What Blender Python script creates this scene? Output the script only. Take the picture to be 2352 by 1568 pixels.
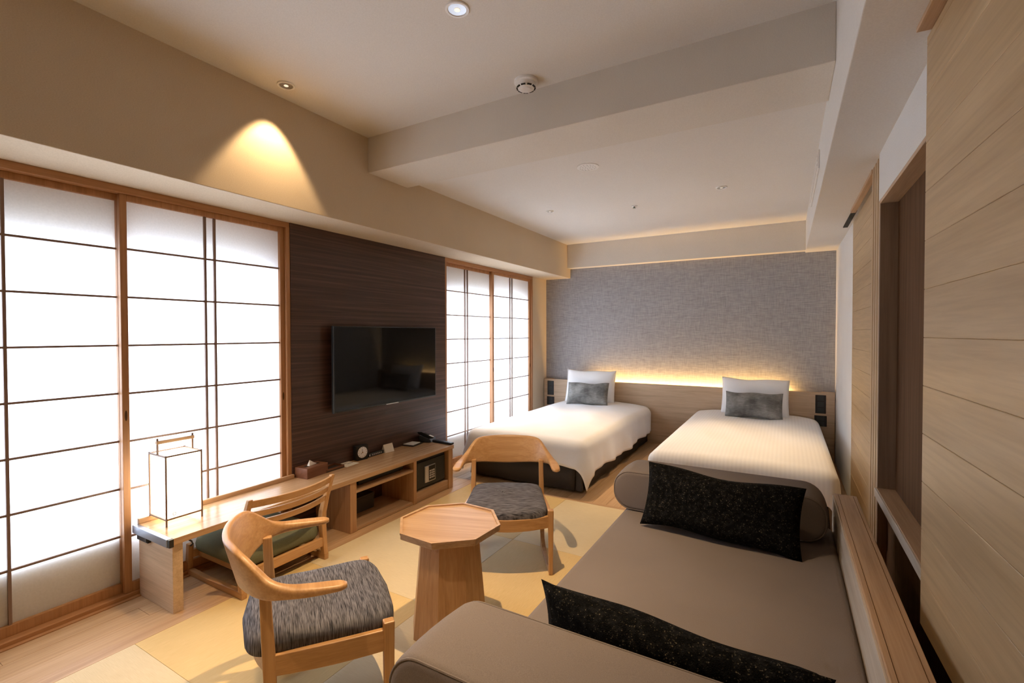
import bpy, bmesh, math, random
from mathutils import Vector, Matrix
random.seed(7)
for o in list(bpy.data.objects):
    bpy.data.objects.remove(o)
S = bpy.context.scene
C = S.collection
R = math.radians
PI = math.pi

# ------------------------------------------------------------------ camera, world, exposure
cam_d = bpy.data.cameras.new('camera')
cam_d.sensor_width = 36.0
cam_d.lens = 1088.49 / 2352 * 36
cam_d.clip_start = 0.02
cam = bpy.data.objects.new('camera', cam_d)
C.objects.link(cam)
_yaw, _pit, _rol = .524463, -.0166459, -.00192814
_f = Vector((-math.sin(_yaw) * math.cos(_pit), math.cos(_yaw) * math.cos(_pit), math.sin(_pit)))
_r = Vector((math.cos(_yaw), math.sin(_yaw), 0))
_u = _r.cross(_f)
_r2 = math.cos(_rol) * _r + math.sin(_rol) * _u
_u2 = -math.sin(_rol) * _r + math.cos(_rol) * _u
_m = Matrix((_r2, _u2, -_f)).transposed().to_4x4()
_m.translation = (0, 0, 1.3)
cam.matrix_world = _m
S.camera = cam

SKY = 8.6
W = bpy.data.worlds.new('overcast_sky')
S.world = W
W.use_nodes = True
bg = W.node_tree.nodes['Background']
bg.inputs['Color'].default_value = (.80, .92, 1.11, 1)
bg.inputs['Strength'].default_value = SKY

S.view_settings.view_transform = 'Standard'
S.view_settings.look = 'None'
S.view_settings.gamma = 1
S.view_settings.use_curve_mapping = False
S.view_settings.exposure = 0.45
S.cycles.use_denoising = True
S.cycles.denoiser = 'OPENIMAGEDENOISE'
S.cycles.use_adaptive_sampling = True
S.cycles.adaptive_threshold = .05
S.cycles.max_bounces = 7
S.cycles.diffuse_bounces = 5
S.cycles.transmission_bounces = 6
S.cycles.sample_clamp_indirect = 8
S.cycles.caustics_reflective = False
S.cycles.caustics_refractive = False

WARM = (1.0, .70, .385)
P_DOWN, P_BED, P_WASH, P_LED = 160, 92, 26, 23.0

# ------------------------------------------------------------------ materials
def _mat(name):
    m = bpy.data.materials.new(name)
    m.use_nodes = True
    nt = m.node_tree
    return m, nt, nt.nodes, nt.links, nt.nodes['Principled BSDF']

def _coords(N, L, scale=(1, 1, 1), rot=(0, 0, 0)):
    tc = N.new('ShaderNodeTexCoord')
    mp = N.new('ShaderNodeMapping')
    mp.inputs['Scale'].default_value = scale
    mp.inputs['Rotation'].default_value = rot
    L.new(tc.outputs['Object'], mp.inputs['Vector'])
    return mp

def _noise(N, L, mp, scale, detail=4, dist=0):
    n = N.new('ShaderNodeTexNoise')
    n.inputs['Scale'].default_value = scale
    n.inputs['Detail'].default_value = detail
    n.inputs['Distortion'].default_value = dist
    L.new(mp.outputs[0], n.inputs['Vector'])
    return n

def _ramp(N, L, src, stops):
    r = N.new('ShaderNodeValToRGB')
    el = r.color_ramp.elements
    while len(el) < len(stops):
        el.new(.5)
    for e, (p, c) in zip(el, stops):
        e.position = p
        e.color = (*c, 1)
    L.new(src, r.inputs['Fac'])
    return r

def _bump(N, L, B, src, strength, dist=.002):
    b = N.new('ShaderNodeBump')
    b.inputs['Strength'].default_value = strength
    b.inputs['Distance'].default_value = dist
    L.new(src, b.inputs['Height'])
    L.new(b.outputs['Normal'], B.inputs['Normal'])

def plain(name, col, rough=.6, metal=0, spec=.5, bump=0, bscale=300):
    m, nt, N, L, B = _mat(name)
    mp = _coords(N, L)
    n = _noise(N, L, mp, bscale, 3)
    a = tuple(c * .94 for c in col)
    b = tuple(min(1, c * 1.06) for c in col)
    r = _ramp(N, L, n.outputs['Fac'], [(.3, a), (.7, b)])
    L.new(r.outputs['Color'], B.inputs['Base Color'])
    B.inputs['Roughness'].default_value = rough
    B.inputs['Metallic'].default_value = metal
    B.inputs['Specular IOR Level'].default_value = spec
    if bump:
        _bump(N, L, B, n.outputs['Fac'], bump, .001)
    return m

def wood(name, dark, mid, light, axis='y', rough=.42, cross=42, along=1.3, bump=.08, spec=.5):
    m, nt, N, L, B = _mat(name)
    sc = {'x': (along, cross, cross), 'y': (cross, along, cross), 'z': (cross, cross, along)}[axis]
    mp = _coords(N, L, sc)
    n1 = _noise(N, L, mp, 1.0, 5, .6)
    mp2 = _coords(N, L, tuple(s * 4.5 for s in sc))
    n2 = _noise(N, L, mp2, 1.0, 3, .2)
    mp3 = _coords(N, L, tuple(s * .16 for s in sc))
    n3 = _noise(N, L, mp3, 1.0, 2, .8)
    r = _ramp(N, L, n1.outputs['Fac'], [(.28, dark), (.5, mid), (.74, light)])
    mx = N.new('ShaderNodeMix'); mx.data_type = 'RGBA'; mx.blend_type = 'MULTIPLY'
    mx.inputs[0].default_value = .30
    r2 = _ramp(N, L, n2.outputs['Fac'], [(.35, (.62, .55, .48)), (.6, (1, 1, 1))])
    L.new(r.outputs['Color'], mx.inputs[6]); L.new(r2.outputs['Color'], mx.inputs[7])
    mx2 = N.new('ShaderNodeMix'); mx2.data_type = 'RGBA'; mx2.blend_type = 'MULTIPLY'
    mx2.inputs[0].default_value = .5
    r3 = _ramp(N, L, n3.outputs['Fac'], [(.3, (.80, .76, .72)), (.7, (1, 1, 1))])
    L.new(mx.outputs[2], mx2.inputs[6]); L.new(r3.outputs['Color'], mx2.inputs[7])
    L.new(mx2.outputs[2], B.inputs['Base Color'])
    B.inputs['Roughness'].default_value = rough
    B.inputs['Specular IOR Level'].default_value = spec
    _bump(N, L, B, n2.outputs['Fac'], bump, .0006)
    return m

def weave(name, a, b, scale=(600, 600, 600), rough=.9, bump=.3, big=6, bigamt=.25, spec=.25):
    """woven cloth / grass cloth: fine crossed threads plus a slow mottling"""
    m, nt, N, L, B = _mat(name)
    mp = _coords(N, L, scale)
    n1 = _noise(N, L, mp, 1.0, 2)
    mpb = _coords(N, L)
    n2 = _noise(N, L, mpb, big, 3)
    r = _ramp(N, L, n1.outputs['Fac'], [(.32, a), (.68, b)])
    r2 = _ramp(N, L, n2.outputs['Fac'], [(.3, (1 - bigamt,) * 3), (.7, (1, 1, 1))])
    mx = N.new('ShaderNodeMix'); mx.data_type = 'RGBA'; mx.blend_type = 'MULTIPLY'
    mx.inputs[0].default_value = 1
    L.new(r.outputs['Color'], mx.inputs[6]); L.new(r2.outputs['Color'], mx.inputs[7])
    L.new(mx.outputs[2], B.inputs['Base Color'])
    B.inputs['Roughness'].default_value = rough
    B.inputs['Specular IOR Level'].default_value = spec
    _bump(N, L, B, n1.outputs['Fac'], bump, .001)
    return m

def crossweave(name, a, b, s=260, stretch=14, rough=.9, amt=.5):
    """linen look: horizontal and vertical slubs"""
    m, nt, N, L, B = _mat(name)
    h = _noise(N, L, _coords(N, L, (s / stretch, s / stretch, s)), 1.0, 3)
    v = _noise(N, L, _coords(N, L, (s, s, s / stretch)), 1.0, 3)
    mx = N.new('ShaderNodeMix'); mx.data_type = 'RGBA'
    mx.inputs[0].default_value = .42
    rh = _ramp(N, L, h.outputs['Fac'], [(.32, a), (.68, b)])
    rv = _ramp(N, L, v.outputs['Fac'], [(.32, a), (.68, b)])
    L.new(rh.outputs['Color'], mx.inputs[6]); L.new(rv.outputs['Color'], mx.inputs[7])
    L.new(mx.outputs[2], B.inputs['Base Color'])
    B.inputs['Roughness'].default_value = rough
    B.inputs['Specular IOR Level'].default_value = .2
    _bump(N, L, B, h.outputs['Fac'], .2, .001)
    return m

def tatami(name, a, b, axis):
    m, nt, N, L, B = _mat(name)
    sc = (900, 18, 1) if axis == 'y' else (18, 900, 1)
    n = _noise(N, L, _coords(N, L, sc), 1.0, 2)
    n2 = _noise(N, L, _coords(N, L), 3.0, 3)
    r = _ramp(N, L, n.outputs['Fac'], [(.3, a), (.7, b)])
    r2 = _ramp(N, L, n2.outputs['Fac'], [(.3, (.93, .92, .9)), (.7, (1, 1, 1))])
    mx = N.new('ShaderNodeMix'); mx.data_type = 'RGBA'; mx.blend_type = 'MULTIPLY'
    mx.inputs[0].default_value = 1
    L.new(r.outputs['Color'], mx.inputs[6]); L.new(r2.outputs['Color'], mx.inputs[7])
    L.new(mx.outputs[2], B.inputs['Base Color'])
    B.inputs['Roughness'].default_value = .62
    B.inputs['Specular IOR Level'].default_value = .3
    _bump(N, L, B, n.outputs['Fac'], .3, .001)
    return m

def emit(name, col, strength):
    m, nt, N, L, B = _mat(name)
    B.inputs['Base Color'].default_value = (.8, .8, .8, 1)
    B.inputs['Emission Color'].default_value = (*col, 1)
    B.inputs['Emission Strength'].default_value = strength
    return m

M = {}
M['oak_y'] = wood('oak_y', (.43, .262, .138), (.52, .33, .185), (.60, .395, .235), 'y')
M['oak_x'] = wood('oak_x', (.43, .262, .138), (.52, .33, .185), (.60, .395, .235), 'x')
M['oak_z'] = wood('oak_z', (.42, .228, .105), (.51, .288, .14), (.58, .35, .185), 'z')
M['oak_top'] = wood('oak_top', (.43, .262, .138), (.52, .33, .185), (.60, .395, .235), 'y', rough=.24)
M['chair_wood'] = wood('chair_wood', (.46, .25, .10), (.55, .315, .14), (.62, .375, .185), 'x', rough=.38, cross=36)
M['chair_wood_z'] = wood('chair_wood_z', (.44, .235, .095), (.53, .30, .13), (.60, .355, .17), 'z', rough=.38)
M['chair_wood_y'] = wood('chair_wood_y', (.44, .235, .095), (.53, .30, .13), (.60, .355, .17), 'y', rough=.38)
M['hinoki'] = wood('hinoki', (.40, .19, .075), (.47, .235, .10), (.53, .275, .125), 'z', rough=.5)
M['hinoki_y'] = wood('hinoki_y', (.40, .19, .075), (.47, .235, .10), (.53, .275, .125), 'y', rough=.5)
M['muntin'] = wood('muntin', (.20, .125, .09), (.24, .155, .115), (.28, .185, .14), 'z', rough=.6)
M['dark_panel'] = wood('dark_panel', (.040, .019, .016), (.070, .035, .028), (.14, .072, .055), 'y', rough=.42, cross=70, along=1.0)
M['headboard'] = wood('headboard', (.54, .39, .25), (.64, .475, .32), (.70, .535, .375), 'x', rough=.45, cross=30)
M['maple'] = wood('maple', (.45, .31, .16), (.52, .365, .197), (.57, .41, .23), 'y', rough=.38, cross=20, along=1.0)
M['maple_z'] = wood('maple_z', (.48, .33, .18), (.56, .39, .22), (.61, .44, .26), 'z', rough=.42, cross=26)
M['niche_wood'] = wood('niche_wood', (.085, .040, .016), (.115, .056, .024), (.145, .074, .034), 'z', rough=.75, spec=.15, cross=30)
M['jamb_wood'] = wood('jamb_wood', (.24, .155, .10), (.31, .205, .135), (.36, .245, .165), 'z', rough=.5, cross=26)
M['ledge_wood'] = wood('ledge_wood', (.42, .27, .155), (.51, .335, .20), (.57, .385, .24), 'y', rough=.45, cross=40)
M['pale_wood'] = wood('pale_wood', (.50, .43, .35), (.57, .50, .42), (.62, .55, .47), 'y', rough=.5, cross=40)
M['plank'] = wood('plank', (.47, .295, .155), (.56, .365, .20), (.62, .415, .245), 'y', rough=.40, cross=26, along=.9)
M['box_wood'] = wood('box_wood', (.15, .055, .026), (.19, .075, .036), (.24, .10, .05), 'y', rough=.4)
M['wallpaper'] = weave('wallpaper', (.60, .49, .35), (.67, .555, .41), (180, 180, 420), .9, .12, 3, .04)
M['ceiling'] = weave('ceiling', (.70, .665, .62), (.75, .715, .67), (160, 160, 160), .95, .06, 2, .03)
M['beam_paper'] = weave('beam_paper', (.665, .615, .545), (.725, .675, .605), (180, 180, 420), .9, .1, 3, .04)
M['white_wall'] = weave('white_wall', (.70, .68, .655), (.76, .74, .715), (200, 200, 200), .92, .08, 3, .04)
M['grey_wall'] = crossweave('grey_wall', (.235, .235, .25), (.44, .432, .448), 210, 16)
M['tatami_a'] = tatami('tatami_a', (.64, .46, .20), (.74, .545, .265), 'y')
M['tatami_sheen'] = tatami('tatami_sheen', (.64, .525, .325), (.74, .62, .41), 'x')  # sheen of the turned weave painted in as a paler colour
M['linen'] = weave('linen', (.88, .88, .89), (.93, .93, .935), (500, 500, 500), .85, .1, 5, .03)
M['skirt'] = weave('skirt', (.055, .048, .044), (.085, .075, .068), (700, 700, 700), .95, .2, 4, .1)
M['sofa'] = weave('sofa', (.168, .139, .125), (.226, .189, .168), (900, 500, 500), .8, .25, 3, .10)
M['seat_fabric'] = weave('seat_fabric', (.028, .028, .036), (.205, .202, .235), (26, 400, 26), .95, .3, 8, .15)
M['zaisu_fabric'] = weave('zaisu_fabric', (.12, .125, .075), (.17, .175, .11), (500, 500, 500), .95, .3, 6, .12)
M['velvet'] = weave('velvet', (.26, .255, .24), (.38, .375, .355), (30, 30, 140), .55, .1, 8, .72)
M['black'] = plain('black', (.012, .012, .014), .45)
M['black_matte'] = plain('black_matte', (.02, .02, .022), .7)
M['screen'] = plain('screen', (.005, .005, .006), .05, spec=.2)
M['bezel'] = plain('bezel', (.025, .03, .034), .35)
M['silver'] = plain('silver', (.55, .55, .56), .3, 1)
M['steel_blue'] = plain('steel_blue', (.34, .38, .46), .3, .85)
M['white_plastic'] = plain('white_plastic', (.84, .83, .81), .45)
M['dark_hole'] = plain('dark_hole', (.02, .018, .016), .8)
M['paper_card'] = plain('paper_card', (.72, .66, .55), .8)
M['tissue'] = plain('tissue', (.86, .85, .80), .9)
M['safe'] = plain('safe', (.022, .023, .025), .5)
M['keys'] = plain('keys', (.55, .50, .45), .45)
M['brass'] = plain('brass', (.60, .42, .20), .25, 1)
M['print'] = plain('print', (.16, .13, .10), .8)
M['board_dark'] = plain('board_dark', (.035, .025, .02), .6)
M['lamp_lens'] = emit('lamp_lens', (1, .86, .66), .6)
M['sprinkler'] = plain('sprinkler', (.12, .16, .13), .4, .5)
M['rim_wood'] = M['muntin']

def _shoji():
    m, nt, N, L, B = _mat('shoji_paper')
    N.remove(B)
    out = [n for n in N if n.type == 'OUTPUT_MATERIAL'][0]
    n = _noise(N, L, _coords(N, L, (40, 40, 40)), 3.0, 4)
    r = _ramp(N, L, n.outputs['Fac'], [(.3, (.83, .83, .83)), (.7, (.88, .88, .88))])
    d = N.new('ShaderNodeBsdfDiffuse'); t = N.new('ShaderNodeBsdfTranslucent')
    L.new(r.outputs['Color'], d.inputs['Color']); L.new(r.outputs['Color'], t.inputs['Color'])
    mx = N.new('ShaderNodeMixShader'); mx.inputs[0].default_value = .5
    L.new(d.outputs[0], mx.inputs[1]); L.new(t.outputs[0], mx.inputs[2])
    L.new(mx.outputs[0], out.inputs['Surface'])
    return m
M['shoji_paper'] = _shoji()

def _lampshade():
    m, nt, N, L, B = _mat('lamp_paper')
    n = _noise(N, L, _coords(N, L), 30, 3)
    r = _ramp(N, L, n.outputs['Fac'], [(.3, (.84, .82, .78)), (.7, (.9, .88, .84))])
    L.new(r.outputs['Color'], B.inputs['Base Color'])
    B.inputs['Roughness'].default_value = .9
    B.inputs['Emission Color'].default_value = (1, .86, .62, 1)
    B.inputs['Emission Strength'].default_value = 4.5
    return m
M['lamp_paper'] = _lampshade()

def _knit():
    m, nt, N, L, B = _mat('black_boucle')
    v = N.new('ShaderNodeTexVoronoi'); v.inputs['Scale'].default_value = 380
    L.new(_coords(N, L, (1, 1, 1)).outputs[0], v.inputs['Vector'])
    n = _noise(N, L, _coords(N, L), 55, 3)
    r = _ramp(N, L, v.outputs['Color'], [(.0, (.006, .006, .007)), (.80, (.012, .012, .012)), (.92, (.15, .125, .085))])
    r2 = _ramp(N, L, n.outputs['Fac'], [(.45, (.25, .25, .25)), (.62, (1, 1, 1))])
    mx = N.new('ShaderNodeMix'); mx.data_type = 'RGBA'; mx.blend_type = 'MULTIPLY'; mx.inputs[0].default_value = 1
    L.new(r.outputs['Color'], mx.inputs[6]); L.new(r2.outputs['Color'], mx.inputs[7])
    L.new(mx.outputs[2], B.inputs['Base Color'])
    B.inputs['Roughness'].default_value = .95
    B.inputs['Specular IOR Level'].default_value = .1
    _bump(N, L, B, v.outputs['Distance'], .6, .003)
    return m
M['black_boucle'] = _knit()

def _stripe():
    m, nt, N, L, B = _mat('striped_linen')
    w = N.new('ShaderNodeTexWave'); w.wave_type = 'BANDS'; w.bands_direction = 'X'
    w.inputs['Scale'].default_value = 12; w.inputs['Distortion'].default_value = .2
    L.new(_coords(N, L).outputs[0], w.inputs['Vector'])
    r = _ramp(N, L, w.outputs['Fac'], [(.25, (.885, .885, .888)), (.75, (.92, .92, .92))])
    L.new(r.outputs['Color'], B.inputs['Base Color'])
    B.inputs['Roughness'].default_value = .75
    _bump(N, L, B, w.outputs['Fac'], .07, .002)
    return m
M['striped_linen'] = _stripe()

# ------------------------------------------------------------------ mesh helpers
class MB:
    def __init__(self):
        self.v, self.f = [], []
    def add(self, vs, fs):
        b = len(self.v)
        self.v += [tuple(p) for p in vs]
        self.f += [tuple(b + i for i in f) for f in fs]
        return self
    def box(self, x0, x1, y0, y1, z0, z1):
        return self.add([(x0, y0, z0), (x1, y0, z0), (x1, y1, z0), (x0, y1, z0), (x0, y0, z1), (x1, y0, z1), (x1, y1, z1), (x0, y1, z1)],
                        [(3, 2, 1, 0), (4, 5, 6, 7), (0, 1, 5, 4), (1, 2, 6, 5), (2, 3, 7, 6), (3, 0, 4, 7)])
    def loft(self, rings, cap=True, closed=False):
        n = len(rings[0]); b = len(self.v)
        for r in rings:
            self.v += [tuple(p) for p in r]
        k = len(rings)
        for i in range(k if closed else k - 1):
            a, c = b + i * n, b + ((i + 1) % k) * n
            for j in range(n):
                q = (j + 1) % n
                self.f.append((a + j, a + q, c + q, c + j))
        if cap and not closed:
            self.f.append(tuple(b + j for j in reversed(range(n))))
            self.f.append(tuple(b + (k - 1) * n + j for j in range(n)))
        return self
    def lathe(self, prof, c=(0, 0, 0), n=28, cap=True):
        rings = [[(c[0] + r * math.cos(2 * PI * j / n), c[1] + r * math.sin(2 * PI * j / n), c[2] + z) for j in range(n)] for r, z in prof]
        return self.loft(rings, cap)
    def tube(self, pts, r, n=10):
        rings = []
        pts = [Vector(p) for p in pts]
        for i, p in enumerate(pts):
            d = (pts[min(i + 1, len(pts) - 1)] - pts[max(i - 1, 0)]).normalized()
            a = d.cross(Vector((0, 0, 1)))
            if a.length < 1e-3:
                a = d.cross(Vector((0, 1, 0)))
            a.normalize(); b2 = a.cross(d)
            rr = r[i] if isinstance(r, (list, tuple)) else r
            rings.append([p + rr * (math.cos(2 * PI * j / n) * a + math.sin(2 * PI * j / n) * b2) for j in range(n)])
        return self.loft(rings)

def obj(name, mb, mat, parent=None, smooth=False, bevel=0, seg=2, sub=0, ang=38):
    me = bpy.data.meshes.new(name)
    me.from_pydata(mb.v, [], mb.f)
    bm = bmesh.new(); bm.from_mesh(me)
    bmesh.ops.recalc_face_normals(bm, faces=bm.faces)
    bm.to_mesh(me); bm.free()
    me.materials.append(M[mat] if isinstance(mat, str) else mat)
    o = bpy.data.objects.new(name, me)
    C.objects.link(o)
    if parent:
        o.parent = parent
    if bevel:
        b = o.modifiers.new('bevel', 'BEVEL'); b.width = bevel; b.segments = seg; b.limit_method = 'ANGLE'
        b.angle_limit = R(40)
        b.harden_normals = False
    if sub:
        s = o.modifiers.new('subdivision', 'SUBSURF'); s.levels = sub; s.render_levels = sub
    if smooth or bevel or sub:
        for p in me.polygons:
            p.use_smooth = True
        if not sub and not (bevel and not smooth):
            me.set_sharp_from_angle(angle=R(ang))
        if bevel and not smooth:
            for p in me.polygons:
                p.use_smooth = False
    return o

def box(name, b, mat, parent=None, bevel=.002):
    return obj(name, MB().box(*b), mat, parent, bevel=bevel)

def empty(name, loc, rz=0):
    o = bpy.data.objects.new(name, None)
    o.empty_display_size = .05
    C.objects.link(o)
    o.location = loc
    o.rotation_euler = (0, 0, rz)
    return o

def tag(o, label, cat, group=None, kind=None):
    o['label'] = label
    if cat:
        o['category'] = cat
    if group:
        o['group'] = group
    if kind:
        o['kind'] = kind
    return o

def copy_tree(o, parent=None):
    c = o.copy(); C.objects.link(c); c.parent = parent
    for ch in o.children:
        copy_tree(ch, c)
    return c

def rounded_rect(w, h, r, n=6, cx=0, cy=0):
    pts = []
    for sx, sy, a0 in ((1, 1, 0), (-1, 1, 90), (-1, -1, 180), (1, -1, 270)):
        for i in range(n + 1):
            a = R(a0 + 90 * i / n)
            pts.append((cx + sx * (w / 2 - r) + r * math.cos(a), cy + sy * (h / 2 - r) + r * math.sin(a)))
    return pts

def spline(keys, n):
    """Catmull-Rom through tuples"""
    out = []
    k = [Vector(q) for q in keys]
    m = len(k) - 1
    for i in range(n + 1):
        t = i / n * m
        j = min(int(t), m - 1); u = t - j
        p0, p1, p2, p3 = k[max(j - 1, 0)], k[j], k[j + 1], k[min(j + 2, m)]
        out.append(.5 * ((2 * p1) + (p2 - p0) * u + (2 * p0 - 5 * p1 + 4 * p2 - p3) * u * u + (3 * p1 - p0 - 3 * p2 + p3) * u ** 3))
    return out

# ------------------------------------------------------------------ the room: sizes in metres
XL, XR, YF, YB = -2.80, .431, 5.765, -3.6        # shoji plane, right wall, headboard wall, wall behind the camera
ZC, ZF, ZS = 2.62, 2.44, 2.02                     # main ceiling, bedroom ceiling, window soffit underside

# floor: slab, boards, tatami mats, wooden edging
fl = tag(obj('floor', MB().box(-3.05, .75, YB - .1, YF + .1, -.12, -.02), 'plank'), 'timber floor with a field of square tatami mats', 'floor', kind='structure')
TX0, TY1 = -2.36, 3.41
mx_e = [TX0, -1.487, -.614, .26]
my_e = [-.758, .075, .91, 1.743, 2.577, TY1]
for i in range(3):
    for j in range(5):
        g = .0005
        box('tatami_mat', (mx_e[i] + g, mx_e[i + 1] - g, my_e[j] + g, my_e[j + 1] - g, -.02, 0), 'tatami_sheen' if (i + j) % 2 else 'tatami_a', fl, .0008)
box('edging_strip', (-2.432, TX0, -1.3, TY1 + .04, -.02, .0005), 'oak_y', fl, .002)
box('edging_strip', (TX0, .26, TY1, TY1 + .04, -.02, .0005), 'oak_x', fl, .002)
pw = .1035
xs = [-2.77 + .1127 * i for i in range(4)]
rng = random.Random(3)
def planks(x0, x1, y0, y1, off):
    y = y0 - off
    while y < y1:
        e = min(y + 1.22, y1)
        s = max(y, y0)
        if e - s > .01:
            b = (x0 + .0006, x1 - .0006, s + .0006, e - .0006, -.02, rng.uniform(-.0006, 0))
            box('floor_board', b, 'plank', fl, .0008)
        y += 1.22
for i in range(3):
    planks(xs[i], xs[i + 1], -1.3, TY1 + .04, (.55, .1, .9)[i])
nx = 30
for i in range(nx):
    x0 = -2.80 + i * (3.25 / nx)
    planks(x0, x0 + 3.25 / nx, TY1 + .04, YF, rng.uniform(0, 1.2))
box('window_sill_board', (-2.86, -2.77, -1.3, TY1 + .04, -.02, .004), 'hinoki_y', fl, .001)

# ceilings, beam and soffits
ce = tag(obj('ceiling', MB().box(-3.05, .75, YB - .1, 2.30, ZC, 2.85), 'ceiling'), 'pale main ceiling with recessed downlights', 'ceiling', kind='structure')
box('beam', (-2.45, .165, 2.30, 2.68, 2.385, 2.85), 'beam_paper', ce, .003)
box('bedroom_ceiling', (-2.45, .75, 2.68, YF + .1, ZF, 2.85), 'ceiling', ce, 0)
box('headboard_soffit', (-2.45, .165, YF - .1, YF + .1, 2.14, ZF + .01), 'beam_paper', ce, .002)
box('window_soffit', (-3.05, -2.45, YB - .1, YF + .1, ZS, 2.85), 'wallpaper', ce, .003)
box('side_soffit', (.165, .75, YB - .1, YF + .1, 2.13, 2.85), 'ceiling', ce, .003)

# walls
H1, H2 = (.26, 1.84), (3.66, 5.25)                # daylight openings behind the paper screens
wl = MB()
XO, XI = -3.08, -2.93
ys = [YB - .1, H1[0], H1[1], H2[0], H2[1], YF + .1]
for a, b in ((0, 1), (2, 3), (4, 5)):
    wl.box(XO, XI, ys[a], ys[b], -.1, 2.1)
for a, b in ((1, 2), (3, 4)):
    wl.box(XO, -2.872, ys[a], ys[b], -.1, .292)
    wl.box(XO, XI, ys[a], ys[b], 1.715, 2.1)
wl.box(XI, XL, YB - .1, .18, -.1, 2.03)
wl.box(XI, XL, 1.955, 3.545, -.1, 2.03)
wl.box(XI, XL, 5.345, YF + .1, -.1, 2.03)
wlo = tag(obj('wall_left', wl, 'wallpaper'), 'papered window wall with a dark veneer panel between the screens', 'wall', kind='structure')
pn = box('veneer_panel', (XL, XL + .018, 1.945, 3.555, 0, ZS), 'dark_panel', wlo, .001)
pn['label'] = 'dark brown streaked wood panel'
tag(obj('wall_back', MB().box(-3.05, .75, YF, YF + .1, -.1, 2.5), 'grey_wall'), 'grey woven wallpaper wall above the headboard', 'wall', kind='structure')
tag(obj('wall_front', MB().box(-3.05, .75, YB - .1, YB, -.1, 2.7), 'wallpaper'), 'plain papered wall facing the headboard', 'wall', kind='structure')
XN = .37
wr = MB()
wr.box(XR, .75, 4.25, YF + .1, -.1, 2.2)
wr.box(.445, .75, YB - .1, 4.25, -.1, 2.2)
wro = tag(obj('wall_right', wr, 'white_wall'), 'white wall with a shallow timber niche', 'wall', kind='structure')
nb = box('niche_back', (.438, .446, .9, 2.75, .55, 1.92), 'niche_wood', wro, 0)
nb['label'] = 'dark brown panel at the back of the niche'
box('niche_head', (XN, .45, .9, 2.775, 1.91, 2.135), 'white_wall', wro, .001)
box('niche_soffit_lining', (XN + .001, .45, .9, 2.75, 1.895, 1.911), 'ledge_wood', wro, .001)
box('niche_jamb', (XN + .002, .45, 2.748, 2.775, .3, 1.912), 'jamb_wood', wro, .001)
sl = box('niche_sill', (XN - .002, .45, .9, 2.755, .53, .58), 'ledge_wood', wro, .002)
box('sill_lip', (XN - .008, XN, .9, 2.755, .538, .578), 'pale_wood', wro, .002)
box('lower_wall_panel', (.41, .45, .9, 3.03, 0, .53), 'niche_wood', wro, 0)
for k in range(4):
    y0 = 2.775 + k * .066
    box('jamb_slat', (XN + .004, .45, y0, y0 + .046, 0, 2.13), 'maple_z', wro, .002)
    if k < 3:
        box('slat_groove', (XN + .007, .45, y0 + .046, y0 + .066, 0, 2.13), 'dark_hole', wro, 0)

# sliding door leaf beside the bed
d1 = empty('door_1', (.43, 3.63, 0))
tag(d1, 'pale timber sliding door leaf beside the white wall', 'door', kind='structure')
nz = 16
for k in range(nz):
    h = 2.10 / nz
    o = box('door_board', (-.012, .0148, -.615, .62, k * h + .0006 + .008, (k + 1) * h - .0006 + .008), 'maple', d1, .0012)
box('door_rail', (-.06, -.03, -.62, .30, 2.108, 2.129), 'oak_y', d1, .001)
box('track_slot', (-.05, -.02, .32, .90, 2.1235, 2.1295), 'dark_hole', d1, 0)

# boarded shutter that slides in front of the niche
d2 = empty('door_2', (.33, 1.712, 0), R(2.0))
tag(d2, 'large boarded light maple shutter covering part of the niche', 'door', kind='structure')
bh = .1335
zb = .486
k = 0
while zb < 2.11:
    zt = min(zb + bh, 2.112)
    box('shutter_board', (0, .022, -2.9, 0, zb, zt), 'maple', d2, .0022)
    zb += bh
box('shutter_core', (.021, .03, -2.9, -.002, .487, 2.112), 'maple', d2, 0)
box('shutter_rail', (-.03, .03, -2.9, -.03, 2.116, 2.1295), 'oak_y', d2, .001)

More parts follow.
